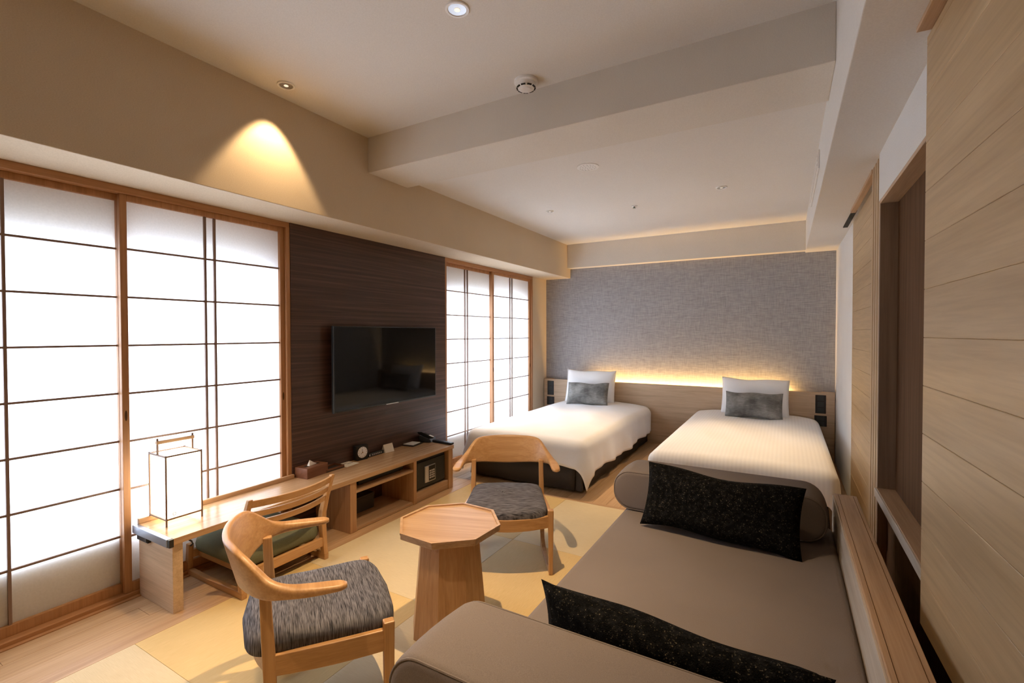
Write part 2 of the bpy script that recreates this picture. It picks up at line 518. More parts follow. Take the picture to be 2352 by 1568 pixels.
# ------------------------------------------------------------------ paper screens
BARS = [1.72, 1.483, 1.245, 1.008, .771, .534, .298]
def shoji_window(name, label, y0, y1, panels):
    w = empty(name, (XL, (y0 + y1) / 2, 0))
    tag(w, label, 'window', kind='structure')
    yc = (y0 + y1) / 2
    # outer frame: head, sill, two jambs
    box('frame_head', (-.115, .012, y0 - yc, y1 - yc, 1.985, ZS), 'hinoki_y', w, .002)
    box('frame_sill', (-.115, .008, y0 - yc, y1 - yc, -.005, .022), 'hinoki_y', w, .002)
    box('frame_jamb', (-.115, .014, y0 - yc, y0 - yc + .028, 0, 1.99), 'hinoki', w, .002)
    box('frame_jamb', (-.115, .014, y1 - yc - .028, y1 - yc, 0, 1.99), 'hinoki', w, .002)
    for (a, b, dx, pairs) in panels:
        a -= yc; b -= yc
        st = .03
        p = MB()
        p.box(dx - .028, dx, a, a + st, .022, 1.985)
        p.box(dx - .028, dx, b - st, b, .022, 1.985)
        p.box(dx - .028, dx, a + st, b - st, 1.955, 1.985)
        p.box(dx - .028, dx, a + st, b - st, .022, .067)
        po = obj('screen_panel', p, 'hinoki', w, bevel=.0015)
        xp = dx - .020
        for yy in (a + .015, b - .015):
            obj('finger_pull', MB().loft([[(dx + xx, yy + .0055 * math.cos(2 * PI * q_ / 14), .90 + .026 * math.sin(2 * PI * q_ / 14)) for q_ in range(14)] for xx in (-.002, .0006)]), 'niche_wood', po)
        obj('screen_paper', MB().add([(xp, a + st, .06), (xp, b - st, .06), (xp, b - st, 1.96), (xp, a + st, 1.96)], [(0, 1, 2, 3)]), 'shoji_paper', po)
        for z in BARS:
            obj('muntin', MB().box(xp + .001, xp + .012, a + st, b - st, z - .0048, z + .0048), 'muntin', po)
        for y in pairs:
            y -= yc
            obj('muntin', MB().box(xp + .001, xp + .0135, y - .0056, y + .0056, .067, 1.955), 'muntin', po)
    return w
shoji_window('window_1', 'pair of tall paper screens behind the low desk', .19, 1.945,
             [(.218, 1.075, -.036, (.607, .657)), (1.045, 1.917, -.004, (1.441, 1.492))])
shoji_window('window_2', 'pair of tall paper screens beside the bed', 3.555, 5.345,
             [(3.583, 4.465, -.036, (3.96, 4.005)), (4.42, 5.317, -.004, (4.82, 4.868))])

# ------------------------------------------------------------------ lights in the ceiling
def spot(name, loc, power, size, blend, parent=None, target=None, col=WARM, rad=.02):
    l = bpy.data.lights.new(name, 'SPOT')
    l.energy = power; l.spot_size = R(size); l.spot_blend = blend; l.color = col; l.shadow_soft_size = rad
    o = bpy.data.objects.new(name, l)
    C.objects.link(o)
    if parent:
        o.parent = parent
        loc = Vector(loc) - parent.location
    o.location = loc
    if target:
        d = Vector(target) - (Vector(loc) + (parent.location if parent else Vector()))
        o.rotation_euler = d.to_track_quat('-Z', 'Y').to_euler()
    return o

def downlight(x, y, z, r, label, power, size, blend, target=None, lens='silver'):
    t = empty('downlight', (x, y, z))
    tag(t, label, 'light', 'recessed ceiling downlights')
    obj('trim_ring', MB().lathe([(r * .74, -.0045), (r * .78, -.007), (r * .95, -.007), (r, -.004), (r, 0), (r * .74, 0)], n=32, cap=False), 'white_plastic', t, smooth=True)
    obj('reflector', MB().lathe([(r * .76, -.0045), (r * .62, -.0030), (r * .34, -.0012), (.001, -.0010)], n=32), lens, t, smooth=True)
    obj('lamp', MB().lathe([(r * .26, -.0034), (r * .24, -.0060), (.001, -.0066)], n=20), 'lamp_lens', t, smooth=True)
    spot('downlight_beam', (x, y, z - .03), power, size, blend, t, target)
    return t
downlight(-1.166, 1.576, ZC, .05, 'small recessed downlight in the main ceiling above the octagonal table', P_DOWN, 82, .9)
downlight(-2.304, 1.596, ZC, .045, 'recessed downlight washing the window soffit with a bright scallop', P_WASH, 72, .35, target=(-2.41, 1.585, 2.0))
downlight(-1.916, 4.022, ZF, .034, 'tiny recessed downlight above the bed beside the paper screens', P_BED, 66, .9)
downlight(-.446, 4.045, ZF, .042, 'recessed downlight with bright reflector above the bed beside the sliding door', P_BED, 66, .9)
downlight(-1.166, .28, ZC, .05, 'recessed downlight in the main ceiling between the window wall and the grey daybed', P_DOWN * .42, 82, .9)

sd = empty('smoke_detector', (-1.185, 2.20, ZC))
tag(sd, 'round white smoke detector with dark slots next to the ceiling beam', 'detector')
obj('detector_base', MB().lathe([(.062, 0), (.062, -.012), (.054, -.016), (.001, -.016)], n=36), 'white_plastic', sd, smooth=True)
obj('detector_head', MB().lathe([(.05, -.015), (.049, -.034), (.042, -.042), (.033, -.044), (.001, -.044)], n=36), 'white_plastic', sd, smooth=True)
for k in range(9):
    a = 2 * PI * k / 9
    s = MB().box(.035, .0478, -.0115, .0115, -.0415, -.0365)
    o = obj('detector_slot', s, 'dark_hole', sd); o.rotation_euler = (0, 0, a)
    o.scale = (1.04, 1, 1)
obj('detector_cap', MB().lathe([(.030, -.043), (.029, -.049), (.02, -.052), (.001, -.0525)], n=28), 'white_plastic', sd, smooth=True)
spk = empty('ceiling_speaker', (-1.183, 3.086, ZF))
tag(spk, 'white perforated disc flush in the lower bedroom ceiling', 'speaker')
obj('speaker_rim', MB().lathe([(.074, 0), (.074, -.004), (.066, -.006), (.062, -.005), (.062, 0)], n=40, cap=False), 'white_plastic', spk, smooth=True)
obj('speaker_grille', MB().lathe([(.063, -.0035), (.001, -.0045)], n=40), 'white_plastic', spk, smooth=True)
for rr, nn in ((.018, 6), (.036, 10), (.052, 14)):
    for q in range(nn):
        obj('speaker_hole', MB().lathe([(.0028, -.0052), (.0001, -.0053)], (rr * math.cos(2 * PI * q / nn), rr * math.sin(2 * PI * q / nn), .0), n=8), 'bezel', spk)
sp = empty('sprinkler_head', (-1.185, 4.242, ZF))
tag(sp, 'small green and steel sprinkler head in the bedroom ceiling', 'sprinkler')
obj('escutcheon', MB().lathe([(.028, 0), (.027, -.004), (.012, -.006), (.001, -.006)], n=24), 'white_plastic', sp, smooth=True)
obj('deflector', MB().lathe([(.007, -.006), (.006, -.014), (.013, -.016), (.013, -.018), (.001, -.018)], n=16), 'sprinkler', sp, smooth=True)

av = empty('air_vent', (.165, 3.85, 2.33))
tag(av, 'slim white air vent grille on the side soffit', 'vent')
box('vent_frame', (-.008, -.0005, -.50, .50, -.055, .055), 'ceiling', av, .002)
for k in range(3):
    obj('vent_blade', MB().box(-.013, -.008, -.47, .47, -.032 + .026 * k, -.022 + .026 * k), 'ceiling', av)

# ------------------------------------------------------------------ headboard with cove light
hb = empty('headboard', (-1.185, 5.70, 0))
tag(hb, 'long pale oak headboard panel running behind both beds', 'headboard')
box('panel', (-1.605, 1.611, -.02, .012, 0, .70), 'headboard', hb, .002)
box('ledge', (-1.605, 1.611, -.012, .055, .60, .612), 'headboard', hb, .001)
box('end_block', (-1.605, -1.50, .012, .06, .55, .702), 'headboard', hb, .001)
box('end_block', (1.50, 1.611, .012, .06, .55, .702), 'headboard', hb, .001)
led = emit('led_strip', (1, .62, .22), 1.0)
for cx, tag_l in ((-1.51, 'l'), (1.49, 'r')):
    for (z0, z1, w, nme) in ((.49, .675, .09, 'switch_plate'), (.36, .468, .105, 'socket_plate')):
        p = box(nme, (cx - w / 2, cx + w / 2, -.026, -.0195, z0, z1), 'black', hb, .0015)
        for q in range(3 if nme == 'switch_plate' else 2):
            hz = (z1 - z0) / (3 if nme == 'switch_plate' else 2)
            box('switch_key' if nme == 'switch_plate' else 'socket', (cx - w * .30, cx + w * .30, -.029, -.0255, z0 + q * hz + .006, z0 + (q + 1) * hz - .006), 'bezel', p, .001)
l = bpy.data.lights.new('cove_light', 'AREA'); l.shape = 'RECTANGLE'; l.size = 2.15; l.size_y = .02
l.energy = P_LED; l.color = (1, .60, .20)
lo = bpy.data.objects.new('cove_light', l); C.objects.link(lo); lo.parent = hb
lo.location = (.13, .024, .632); lo.rotation_euler = (R(146), 0, 0)
box('light_strip', (-.95, 1.2, .026, .044, .613, .622), 'white_plastic', hb, 0)

# ------------------------------------------------------------------ beds
def bed(x0, x1, y0, y1, label, group='twin beds'):
    b = empty('bed', ((x0 + x1) / 2, (y0 + y1) / 2, 0))
    tag(b, label, 'bed', group)
    w, d = (x1 - x0) / 2, (y1 - y0) / 2
    box('mattress', (-w, w, -d, d, .24, .405), 'linen', b, .03)
    box('bed_base', (-w + .02, w - .02, -d + .02, d - .005, .10, .24), 'skirt', b, .004)
    # skirt: three hanging panels with an open pleat at the foot corners
    t = .006
    zt, zb_ = .25, .022
    def panel(pts):
        m = MB()
        n = len(pts)
        top = [(p[0], p[1], zt) for p in pts]; bot = [(p[2], p[3], zb_) for p in pts]
        vs = top + bot
        fs = [(i, i + 1, n + i + 1, n + i) for i in range(n - 1)]
        m.add(vs, fs)
        o = obj('skirt_panel', m, 'skirt', b, smooth=True)
        s = o.modifiers.new('solid', 'SOLIDIFY'); s.thickness = t
    def run(ax, ay, bx_, by_, ox, oy, n=24, ph=0):
        pts = []
        for i in range(n + 1):
            u = i / n
            wv = .006 * math.sin(u * 19 + ph) + .004 * math.sin(u * 41 + ph * 2)
            x, y = ax + (bx_ - ax) * u, ay + (by_ - ay) * u
            pts.append((x, y, x + ox * (.012 + wv), y + oy * (.012 + wv)))
        return pts
    panel(run(-w + .05, -d, w - .05, -d, 0, -1))
    panel(run(w, -d + .05, w, d - .02, 1, 0, ph=1))
    panel(run(-w, -d + .05, -w, d - .02, -1, 0, ph=2))
    for s in (-1, 1):
        m = MB().add([(s * (w - .055), -d + .012, zt), (s * (w - .004), -d + .01, zt), (s * (w - .01), -d + .05, zt),
                      (s * (w - .05), -d + .002, zb_), (s * (w + .012), -d - .006, zb_), (s * (w - .0), -d + .055, zb_)],
                     [(0, 1, 4, 3), (1, 2, 5, 4)])
        o = obj('pleat', m, 'skirt', b)
        sm = o.modifiers.new('solid', 'SOLIDIFY'); sm.thickness = .004
        for yy in (-d + .10, d - .10):
            obj('leg', MB().lathe([(.022, 0), (.026, .03), (.02, .045), (.02, .115)], (s * (w - .08), yy, 0), n=16), 'black', b, smooth=True)
    return b

def duvet(x0, x1, y0, y1, ztop, d_side, d_foot, label, mat, seed, hem=None, corner=1.0):
    o = empty('tmp', (0, 0, 0)); bpy.data.objects.remove(o)
    cx, cy = (x0 + x1) / 2, (y0 + y1) / 2
    w, L_ = (x1 - x0) / 2, (y1 - y0)
    r = .075
    rn = random.Random(seed)
    ph = [rn.uniform(0, 6.28) for _ in range(8)]
    def P(s, t):
        # s across (0 centre), t along from the foot edge (negative hangs over the foot)
        ax = abs(s)
        ox = max(0, ax - (w - r)); oy = max(0, r - t)
        oo = math.hypot(ox, oy)
        bx_ = min(ax, w - r); by_ = max(t, r)
        if oo > 1e-6:
            nx_, ny_ = ox / oo, -oy / oo
        else:
            nx_ = ny_ = 0
        q = r * PI / 2
        if oo < q:
            a = oo / r
            hz, dz = r * math.sin(a), r * (1 - math.cos(a))
        else:
            drop = oo - q
            per = (by_ * 1.0 + bx_ * 1.0)
            fl_ = .012 + .014 * math.sin(per * 11 + ph[0]) + .010 * math.sin(per * 23 + ph[1])
            hz = r + fl_ * min(1, drop / .15) * (1 if oo > q else 0) + .05 * drop
            dz = r + drop * .985
        x = (bx_ + hz * nx_) * (1 if s >= 0 else -1)
        y = by_ + hz * ny_
        e = min(1, (w - min(ax, w)) / .35) * min(1, max(0, t) / .4 + .15)
        puff = .030 * math.sin(min(1, e) * PI / 2)
        puff += .006 * math.sin(s * 7 + ph[2] + t * 2.2) * e + .005 * math.sin(t * 6.5 + ph[3] - s * 3) * e + .0035 * math.sin(s * 15 + t * 9 + ph[4]) * e
        z = ztop + puff - dz
        return (cx + x, y0 + y, max(z, .03))
    ns, nt = 74, 84
    ext = w - r + r * PI / 2
    m = MB()
    rows = []
    for i in range(ns + 1):
        u = -1 + 2 * i / ns
        row = []
        for j in range(nt + 1):
            v = j / nt
            s = u * (ext + d_side)
            t0 = -(r * PI / 2 - r) - d_foot
            t = t0 + (L_ - t0) * v
            # ragged hem
            row.append(P(s * (1 + .012 * math.sin(t * 5 + ph[5]) * abs(u) ** 6), t + .010 * math.sin(s * 6 + ph[6]) * (1 - v) ** 8))
        rows.append(row)
    vs = [p for row in rows for p in row]
    n = nt + 1
    fs = [(i * n + j, (i + 1) * n + j, (i + 1) * n + j + 1, i * n + j + 1) for i in range(ns) for j in range(nt)]
    m.add(vs, fs)
    ob = obj('duvet', m, mat, smooth=True, ang=180)
    so = ob.modifiers.new('solid', 'SOLIDIFY'); so.thickness = .014; so.offset = -1
    tag(ob, label, 'duvet', 'white duvets on the twin beds')
    return ob

bed(-2.50, -1.43, 3.58, 5.672, 'twin bed with charcoal skirt beside the paper screens')
bed(-.84, .235, 3.58, 5.672, 'twin bed with charcoal skirt beside the sliding door')
duvet(-2.545, -1.375, 3.52, 5.655, .425, .20, .135, 'plain white duvet draped low over the bed beside the paper screens', 'linen', 4)
duvet(-.895, .30, 3.52, 5.655, .425, .17, .135, 'striped white duvet on the bed beside the sliding door', 'striped_linen', 9)

def pillow(name, w, h, t, loc, rot, mat, label, cat, group=None, pinch=.07, n=22, flange=0, seed=1):
    m = MB()
    rn = random.Random(seed)
    ph = [rn.uniform(0, 6.28) for _ in range(4)]
    def P(u, v, s):
        e = max(0, (1 - abs(u) ** 2.6)) ** .5 * max(0, (1 - abs(v) ** 2.6)) ** .5
        x = u * w / 2 * (1 - pinch * (1 - v * v) * .55 * abs(u))
        z = v * h / 2 * (1 - pinch * 1.4 * (1 - u * u) * abs(v))
        y = s * t / 2 * e * (1 + .08 * math.sin(u * 4 + ph[0]) + .08 * math.sin(v * 5 + ph[1])) + .012 * math.sin(u * 2.5 + ph[2]) * w
        z += .006 * math.sin(u * 5 + ph[3])
        return (x, y, z + h / 2)
    for s in (-1, 1):
        vs = [P(-1 + 2 * i / n, -1 + 2 * j / n, s) for i in range(n + 1) for j in range(n + 1)]
        fs = [(i * (n + 1) + j, (i + 1) * (n + 1) + j, (i + 1) * (n + 1) + j + 1, i * (n + 1) + j + 1) for i in range(n) for j in range(n)]
        if s > 0:
            fs = [tuple(reversed(f)) for f in fs]
        m.add(vs, fs)
    me = bpy.data.meshes.new(name)
    me.from_pydata(m.v, [], m.f)
    bm = bmesh.new(); bm.from_mesh(me)
    bmesh.ops.remove_doubles(bm, verts=bm.verts, dist=1e-5)
    bmesh.ops.recalc_face_normals(bm, faces=bm.faces)
    bm.to_mesh(me); bm.free()
    for p in me.polygons:
        p.use_smooth = True
    me.materials.append(M[mat])
    o = bpy.data.objects.new(name, me)
    C.objects.link(o)
    o.location = loc; o.rotation_euler = rot
    tag(o, label, cat, group)
    return o
pillow('pillow', .62, .42, .15, (-2.09, 5.50, .445), (R(-17), 0, R(6)), 'linen', 'white pillow standing against the headboard on the bed beside the paper screens', 'pillow', 'white bed pillows', .06, seed=2)
pillow('pillow', .64, .40, .15, (-.285, 5.50, .44), (R(-17), 0, R(-1)), 'linen', 'white pillow standing against the headboard on the bed beside the sliding door', 'pillow', 'white bed pillows', .06, seed=5)
pillow('velvet_cushion', .50, .27, .11, (-2.045, 5.30, .455), (R(-20), 0, R(6)), 'velvet', 'silvery grey velvet cushion on the bed beside the paper screens', 'cushion', 'grey velvet bed cushions', .05, seed=3)
pillow('velvet_cushion', .52, .27, .11, (-.282, 5.30, .445), (R(-20), 0, R(-1)), 'velvet', 'taupe grey velvet cushion on the bed beside the sliding door', 'cushion', 'grey velvet bed cushions', .05, seed=6)

# ------------------------------------------------------------------ daybed
so = empty('daybed', (-.265, 1.71, 0))
tag(so, 'taupe upholstered daybed with two bolster ends and timber back ledge', 'sofa')
box('base', (-.42, .42, -.86, .86, .04, .26), 'skirt', so, .004)
for sx in (-1, 1):
    for sy in (-1, 1):
        box('leg', (sx * .36 - .03, sx * .36 + .03, sy * .78 - .03, sy * .78 + .03, 0, .045), 'black', so, .002)
sc_ = obj('seat_cushion', MB().box(-.455, .458, -.945, .93, .25, .40), 'sofa', so, bevel=.028, seg=4)
for p in sc_.data.polygons:
    p.use_smooth = True
def bolster(y0, y1):
    x0, x1, z0, z1 = -.505, .425, .402, .602
    w, h = x1 - x0, z1 - z0
    cx, cz = (x0 + x1) / 2, (z0 + z1) / 2
    rings = []
    e = .022
    for k in range(7):
        a = (6 - k) / 6 * PI / 2
        rings.append((y0 + e * (1 - math.sin(a)), e * (1 - math.cos(a))))
    rings += [(y0 + (y1 - y0) * q, -.004 * math.sin(q * PI)) for q in (.3, .5, .7)]
    for k in range(7):
        a = k / 6 * PI / 2
        rings.append((y1 - e * (1 - math.sin(a)), e * (1 - math.cos(a))))
    m = MB()
    m.loft([[(p[0], y, p[1]) for p in rounded_rect(w - 2 * d, h - 2 * d, .088 - d * .6, 8, cx, cz)] for y, d in rings])
    o = obj('bolster', m, 'sofa', so, smooth=True, ang=60)
    for y, s in ((y0 + .006, 1), (y1 - .006, -1)):
        prof = rounded_rect(w - .012, h - .012, .084, 8, cx, cz)
        pts = [(p[0], y, p[1]) for p in prof]
        rr = []
        n = len(pts)
        for i in range(n):
            p = Vector(pts[i]); d = (Vector(pts[(i + 1) % n]) - Vector(pts[i - 1])).normalized()
            a = Vector((0, 1, 0)); b2 = d.cross(a)
            rr.append([p + .003 * (math.cos(q * PI / 3) * a + math.sin(q * PI / 3) * b2) for q in range(6)])
        mm = MB().loft(rr, cap=False, closed=True)
        obj('piping', mm, 'sofa', o, smooth=True)
bolster(-.945, -.68)
bolster(.66, .925)
bk = box('back_ledge', (.463, .550, -1.6, .955, .02, .55), 'ledge_wood', so, .003)
bk['label'] = 'long timber back ledge'
box('ledge_face', (.4575, .4635, -1.6, .955, .03, .541), 'pale_wood', bk, .001)
box('ledge_groove', (.478, .4795, -1.6, .94, .5500, .5506), 'niche_wood', bk, 0)
box('ledge_groove', (.535, .5365, -1.6, .94, .5500, .5506), 'niche_wood', bk, 0)
pillow('scatter_cushion', .65, .29, .13, (-.262, 2.19, .402), (R(-22), R(1.5), R(-4)), 'black_boucle', 'black flecked scatter cushion leaning on the bolster next to the bed', 'cushion', 'black scatter cushions on the daybed', .09, seed=8)
pillow('scatter_cushion', .645, .245, .12, (-.243, 1.14, .402), (R(10), R(2.5), R(-3)), 'black_boucle', 'black flecked scatter cushion behind the bolster farther from the bed', 'cushion', 'black scatter cushions on the daybed', .09, seed=11)

# ------------------------------------------------------------------ octagonal table
tb = empty('octagonal_table', (-1.288, 1.669, 0), R(19.6))
tag(tb, 'low octagonal oak table with tapering eight-sided pedestal', 'table')
def octo(r, z, off=0):
    return [(r * math.cos(R(45 * k + off)), r * math.sin(R(45 * k + off)), z) for k in range(8)]
obj('table_top', MB().loft([octo(.222, .440), octo(.228, .444), octo(.228, .4635), octo(.20, .4635)]), 'oak_x', tb, bevel=.001)
for k in range(8):
    a0, a1 = R(45 * k), R(45 * (k + 1))
    def q(r, a, z): return (r * math.cos(a), r * math.sin(a), z)
    m = MB().add([q(.219, a0, .462), q(.231, a0, .462), q(.231, a1, .462), q(.219, a1, .462), q(.219, a0, .4705), q(.231, a0, .4705), q(.231, a1, .4705), q(.219, a1, .4705)],
                 [(3, 2, 1, 0), (4, 5, 6, 7), (0, 1, 5, 4), (1, 2, 6, 5), (2, 3, 7, 6), (3, 0, 4, 7)])
    obj('table_rim', m, 'oak_x', tb)
for k in range(8):
    a0, a1 = R(45 * k), R(45 * (k + 1))
    rb, rt, t = .172, .132, .014
    m = MB().add([q(rb - t, a0, 0), q(rb, a0, 0), q(rb, a1, 0), q(rb - t, a1, 0), q(rt - t, a0, .441), q(rt, a0, .441), q(rt, a1, .441), q(rt - t, a1, .441)],
                 [(3, 2, 1, 0), (4, 5, 6, 7), (0, 1, 5, 4), (1, 2, 6, 5), (2, 3, 7, 6), (3, 0, 4, 7)])
    obj('pedestal_panel', m, 'oak_z', tb)

# ------------------------------------------------------------------ low armchairs
def bar(p, q_, w, d, w2=None, d2=None, up=None):
    """tapered rectangular bar from p to q; w along x, d along y"""
    w2 = w2 or w; d2 = d2 or d
    p, q_ = Vector(p), Vector(q_)
    rr = []
    for c, a, b in ((p, w, d), (q_, w2, d2)):
        rr.append([(c.x - a / 2, c.y - b / 2, c.z), (c.x + a / 2, c.y - b / 2, c.z), (c.x + a / 2, c.y + b / 2, c.z), (c.x - a / 2, c.y + b / 2, c.z)])
    return MB().loft(rr)

def armchair(loc, rz, label):
    c = empty('armchair', loc, rz)
    tag(c, label, 'chair', 'low oak armchairs around the octagonal table')
    fx, fy, rx, ry = .245, .18, .212, -.168
    for s in (-1, 1):
        obj('front_leg', bar((s * fx, fy, 0), (s * fx, fy, .350), .022, .030, .032, .036), 'chair_wood_z', c, bevel=.004)
        m = MB()
        rr = []
        for z, x, y, w, d in ((0, rx + .004, ry, .024, .034), (.16, rx, ry - .002, .027, .036), (.30, rx - .002, ry - .006, .030, .038), (.42, rx - .004, ry - .012, .028, .034), (.525, rx - .006, ry - .016, .027, .032)):
            rr.append([(s * x - w / 2, y - d / 2, z), (s * x + w / 2, y - d / 2, z), (s * x + w / 2, y + d / 2, z), (s * x - w / 2, y + d / 2, z)])
        obj('rear_leg', m.loft(rr), 'chair_wood_z', c, bevel=.004)
        # sled runner, rising in a curve to the rear leg
        rr = []
        for i in range(13):
            u = i / 12
            y = fy - .012 + (ry - fy + .03) * u
            lo_ = 0.0
            hi = .020 + .075 * max(0, (u - .55) / .45) ** 2.2 + .02 * max(0, (.15 - u) / .15)
            w = .022
            x = s * (fx + (rx - fx) * u)
            rr.append([(x - w / 2, y, lo_), (x + w / 2, y, lo_), (x + w / 2, y, hi), (x - w / 2, y, hi)])
        obj('runner', MB().loft(rr), 'chair_wood_y', c, bevel=.002)
        m = MB()
        rr = []
        for i in range(9):
            u = i / 8
            y = fy - .01 + (ry - fy + .01) * u
            x = s * (fx + (rx - fx) * u + .004 * math.sin(u * PI))
            sag = .004 * math.sin(u * PI)
            z0, z1 = .255 - sag, .325 - .006 * u
            rr.append([(x - .010, y, z0), (x + .010, y, z0), (x + .010, y, z1), (x - .010, y, z1)])
        obj('side_rail', m.loft(rr), 'chair_wood_y', c, bevel=.003)
    for (yb, bow, nme) in ((fy + .002, .042, 'front_rail'), (ry, -.052, 'rear_rail')):
        rr = []
        xx = fx if bow > 0 else rx
        for i in range(17):
            u = -1 + 2 * i / 16
            x = u * xx
            y = yb + bow * (1 - u * u)
            sag = .012 * (1 - u * u)
            rr.append([(x, y - .010, .258 - sag), (x, y + .010, .258 - sag), (x, y + .010, .322 - sag), (x, y - .010, .322 - sag)])
        obj(nme, MB().loft(rr), 'chair_wood', c, bevel=.003)
    # upholstered seat
    n = 40
    def outline(sc, z):
        pts = []
        for i in range(n):
            a = 2 * PI * i / n
            ca, sa = math.cos(a), math.sin(a)
            e = 7.5
            x = abs(ca) ** (2 / e) * (1 if ca >= 0 else -1)
            y = abs(sa) ** (2 / e) * (1 if sa >= 0 else -1)
            hw = .236 - .030 * (1 - y) / 2
            yy = y * .215 + (.026 * (1 - x * x) if y > 0 else -.030 * (1 - x * x))
            pts.append((x * hw * sc, -.012 + yy * sc, z - .010 * (1 - x * x) * sc * (1 if y > .0 else .3) + (.006 if y < 0 else 0)))
        return pts
    m = MB().loft([outline(.96, .300), outline(.995, .306), outline(1.0, .320), outline(.997, .338), outline(.982, .351), outline(.95, .359), outline(.88, .365), outline(.70, .370), outline(.40, .3735), outline(.02, .3745)])
    obj('seat', m, 'seat_fabric', c, smooth=True, ang=70)
    # one bent back and arm piece
    keys = [(.286, .045, .530, .512, .040), (.284, .0, .534, .512, .050), (.280, -.06, .540, .511, .050), (.270, -.115, .548, .509, .044), (.252, -.165, .566, .506, .034),
            (.224, -.199, .600, .503, .028), (.190, -.230, .636, .500, .025), (.150, -.251, .649, .497, .024), (.08, -.273, .652, .490, .024), (0, -.280, .653, .486, .024)]
    full = keys + [(-k_[0], *k_[1:]) for k_ in reversed(keys[:-1])]
    pts = spline(full, 72)
    rr = []
    for i, p in enumerate(pts):
        a, b = pts[max(i - 1, 0)], pts[min(i + 1, len(pts) - 1)]
        d = Vector((b[0] - a[0], b[1] - a[1], 0)).normalized()
        nrm = Vector((d.y, -d.x, 0))
        if nrm.dot(Vector((p[0], p[1] + .05, 0))) < 0:
            nrm = -nrm
        h = p[2] - p[3]; w = p[4]
        endf = min(1, min(i, len(pts) - 1 - i) / 3.0 + .45)
        prof = rounded_rect(w * endf, h * (.6 + .4 * endf), min(w * endf, h * (.6 + .4 * endf)) * .44, 4)
        lean = .26 * min(1, max(0, (h - .02) / .12))
        cz = (p[2] + p[3]) / 2
        rr.append([Vector((p[0], p[1], cz)) + nrm * (q_[0] + lean * q_[1]) + Vector((0, 0, q_[1])) for q_ in prof])
    obj('back_and_arms', MB().loft(rr), 'chair_wood', c, smooth=True, ang=70)
    return c
ch = armchair((-1.4415, 1.129, 0), math.atan2(-.553, .834), 'low oak armchair with grey seat in front of the low desk and floor chair')
ch2 = copy_tree(ch)
ch2.location = (-1.395, 2.343, 0); ch2.rotation_euler = (0, 0, math.atan2(-.481, -.877))
ch2['label'] = 'low oak armchair with grey seat between the octagonal table and the bed'

# ------------------------------------------------------------------ legless floor chair at the desk
zc = empty('floor_chair', (-2.305, 1.575, 0), R(90))       # local +y faces the window
tag(zc, 'low legless floor chair with green cushion tucked under the desk', 'chair')
for s in (-1, 1):
    x = s * .24
    obj('runner', MB().loft([[(x - .014, y, 0), (x + .014, y, 0), (x + .014, y, h), (x - .014, y, h)] for y, h in ((-.015, .036), (.07, .034), (.30, .026), (.50, .03), (.52, .03))]), 'chair_wood_y', zc, bevel=.003)
    obj('front_upright', bar((x, .505, .0), (x, .49, .165), .026, .034, .026, .03), 'chair_wood_z', zc, bevel=.003)
    rr = []
    for z, y, w, d in ((0, .0, .026, .034), (.10, .012, .027, .036), (.20, .022, .030, .040), (.27, .018, .030, .038), (.36, -.012, .027, .032), (.50, -.068, .022, .024)):
        rr.append([(x - w / 2, y - d / 2, z), (x + w / 2, y - d / 2, z), (x + w / 2, y + d / 2, z), (x - w / 2, y + d / 2, z)])
    obj('back_post', MB().loft(rr), 'chair_wood_z', zc, bevel=.004)
    box('side_rail', (x * .80 - .011, x * .80 + .011, .02, .50, .085, .128), 'chair_wood_y', zc, .003)
def curved(nm, z0, z1, y, bow, t=.016):
    rr = []
    for i in range(17):
        u = -1 + 2 * i / 16
        yy = y - bow * (1 - u * u)
        rr.append([(u * .232, yy - t / 2, z0), (u * .232, yy + t / 2, z0), (u * .232, yy + t / 2 - .01, z1), (u * .232, yy - t / 2 - .01, z1)])
    obj(nm, MB().loft(rr), 'chair_wood', zc, bevel=.003)
curved('back_slat', .452, .490, -.050, .055)
curved('back_slat', .398, .430, -.030, .055)
curved('back_slat', .345, .377, -.010, .055)
box('rear_rail', (-.23, .23, .0, .022, .075, .125), 'chair_wood', zc, .003)
box('front_rail', (-.23, .23, .478, .50, .085, .130), 'chair_wood', zc, .003)
m = MB()
def rr_(w, d, z, cy=.255):
    return [(p[0], p[1], z) for p in rounded_rect(w, d, .05, 6, 0, cy)]
m.loft([rr_(.44, .46, .128), rr_(.455, .475, .14), rr_(.46, .48, .165), rr_(.45, .47, .19), rr_(.42, .44, .205), rr_(.34, .36, .213), rr_(.2, .2, .216), rr_(.12, .12, .2165)])
obj('seat_cushion', m, 'zaisu_fabric', zc, smooth=True, ang=70)

# ------------------------------------------------------------------ low desk top and open cabinet
wt = empty('worktop', (-2.62, 2.15, 0))
tag(wt, 'long low oak worktop running from the paper screens to the cabinet end', 'desk')
def wbox(name, b, mat, par, bev=.0015):
    return box(name, (b[0] + 2.62, b[1] + 2.62, b[2] - 2.15, b[3] - 2.15, b[4], b[5]), mat, par, bev)
wbox('top_board', (-2.785, -2.430, 1.092, 3.215, .330, .360), 'oak_top', wt)
tag(box('trim_1', (-2.785, -2.767, 1.092, 1.950, .3605, .386), 'oak_y', None, .0015), 'thin oak strip along the back of the worktop below the paper screens', 'trim', kind='structure')
lp = wbox('leg_panel', (-2.785, -2.455, 1.098, 1.142, 0, .330), 'headboard', wt)
lp['label'] = 'upright panel leg at the desk end'
br = wbox('end_bracket', (-2.785, -2.445, 1.070, 1.0925, .322, .3598), 'steel_blue', wt)
wbox('bracket_tip', (-2.4455, -2.428, 1.073, 1.0925, .322, .359), 'black', wt)
so_ = wbox('socket_box', (-2.77, -2.66, 1.083, 1.0985, .290, .318), 'black', wt)
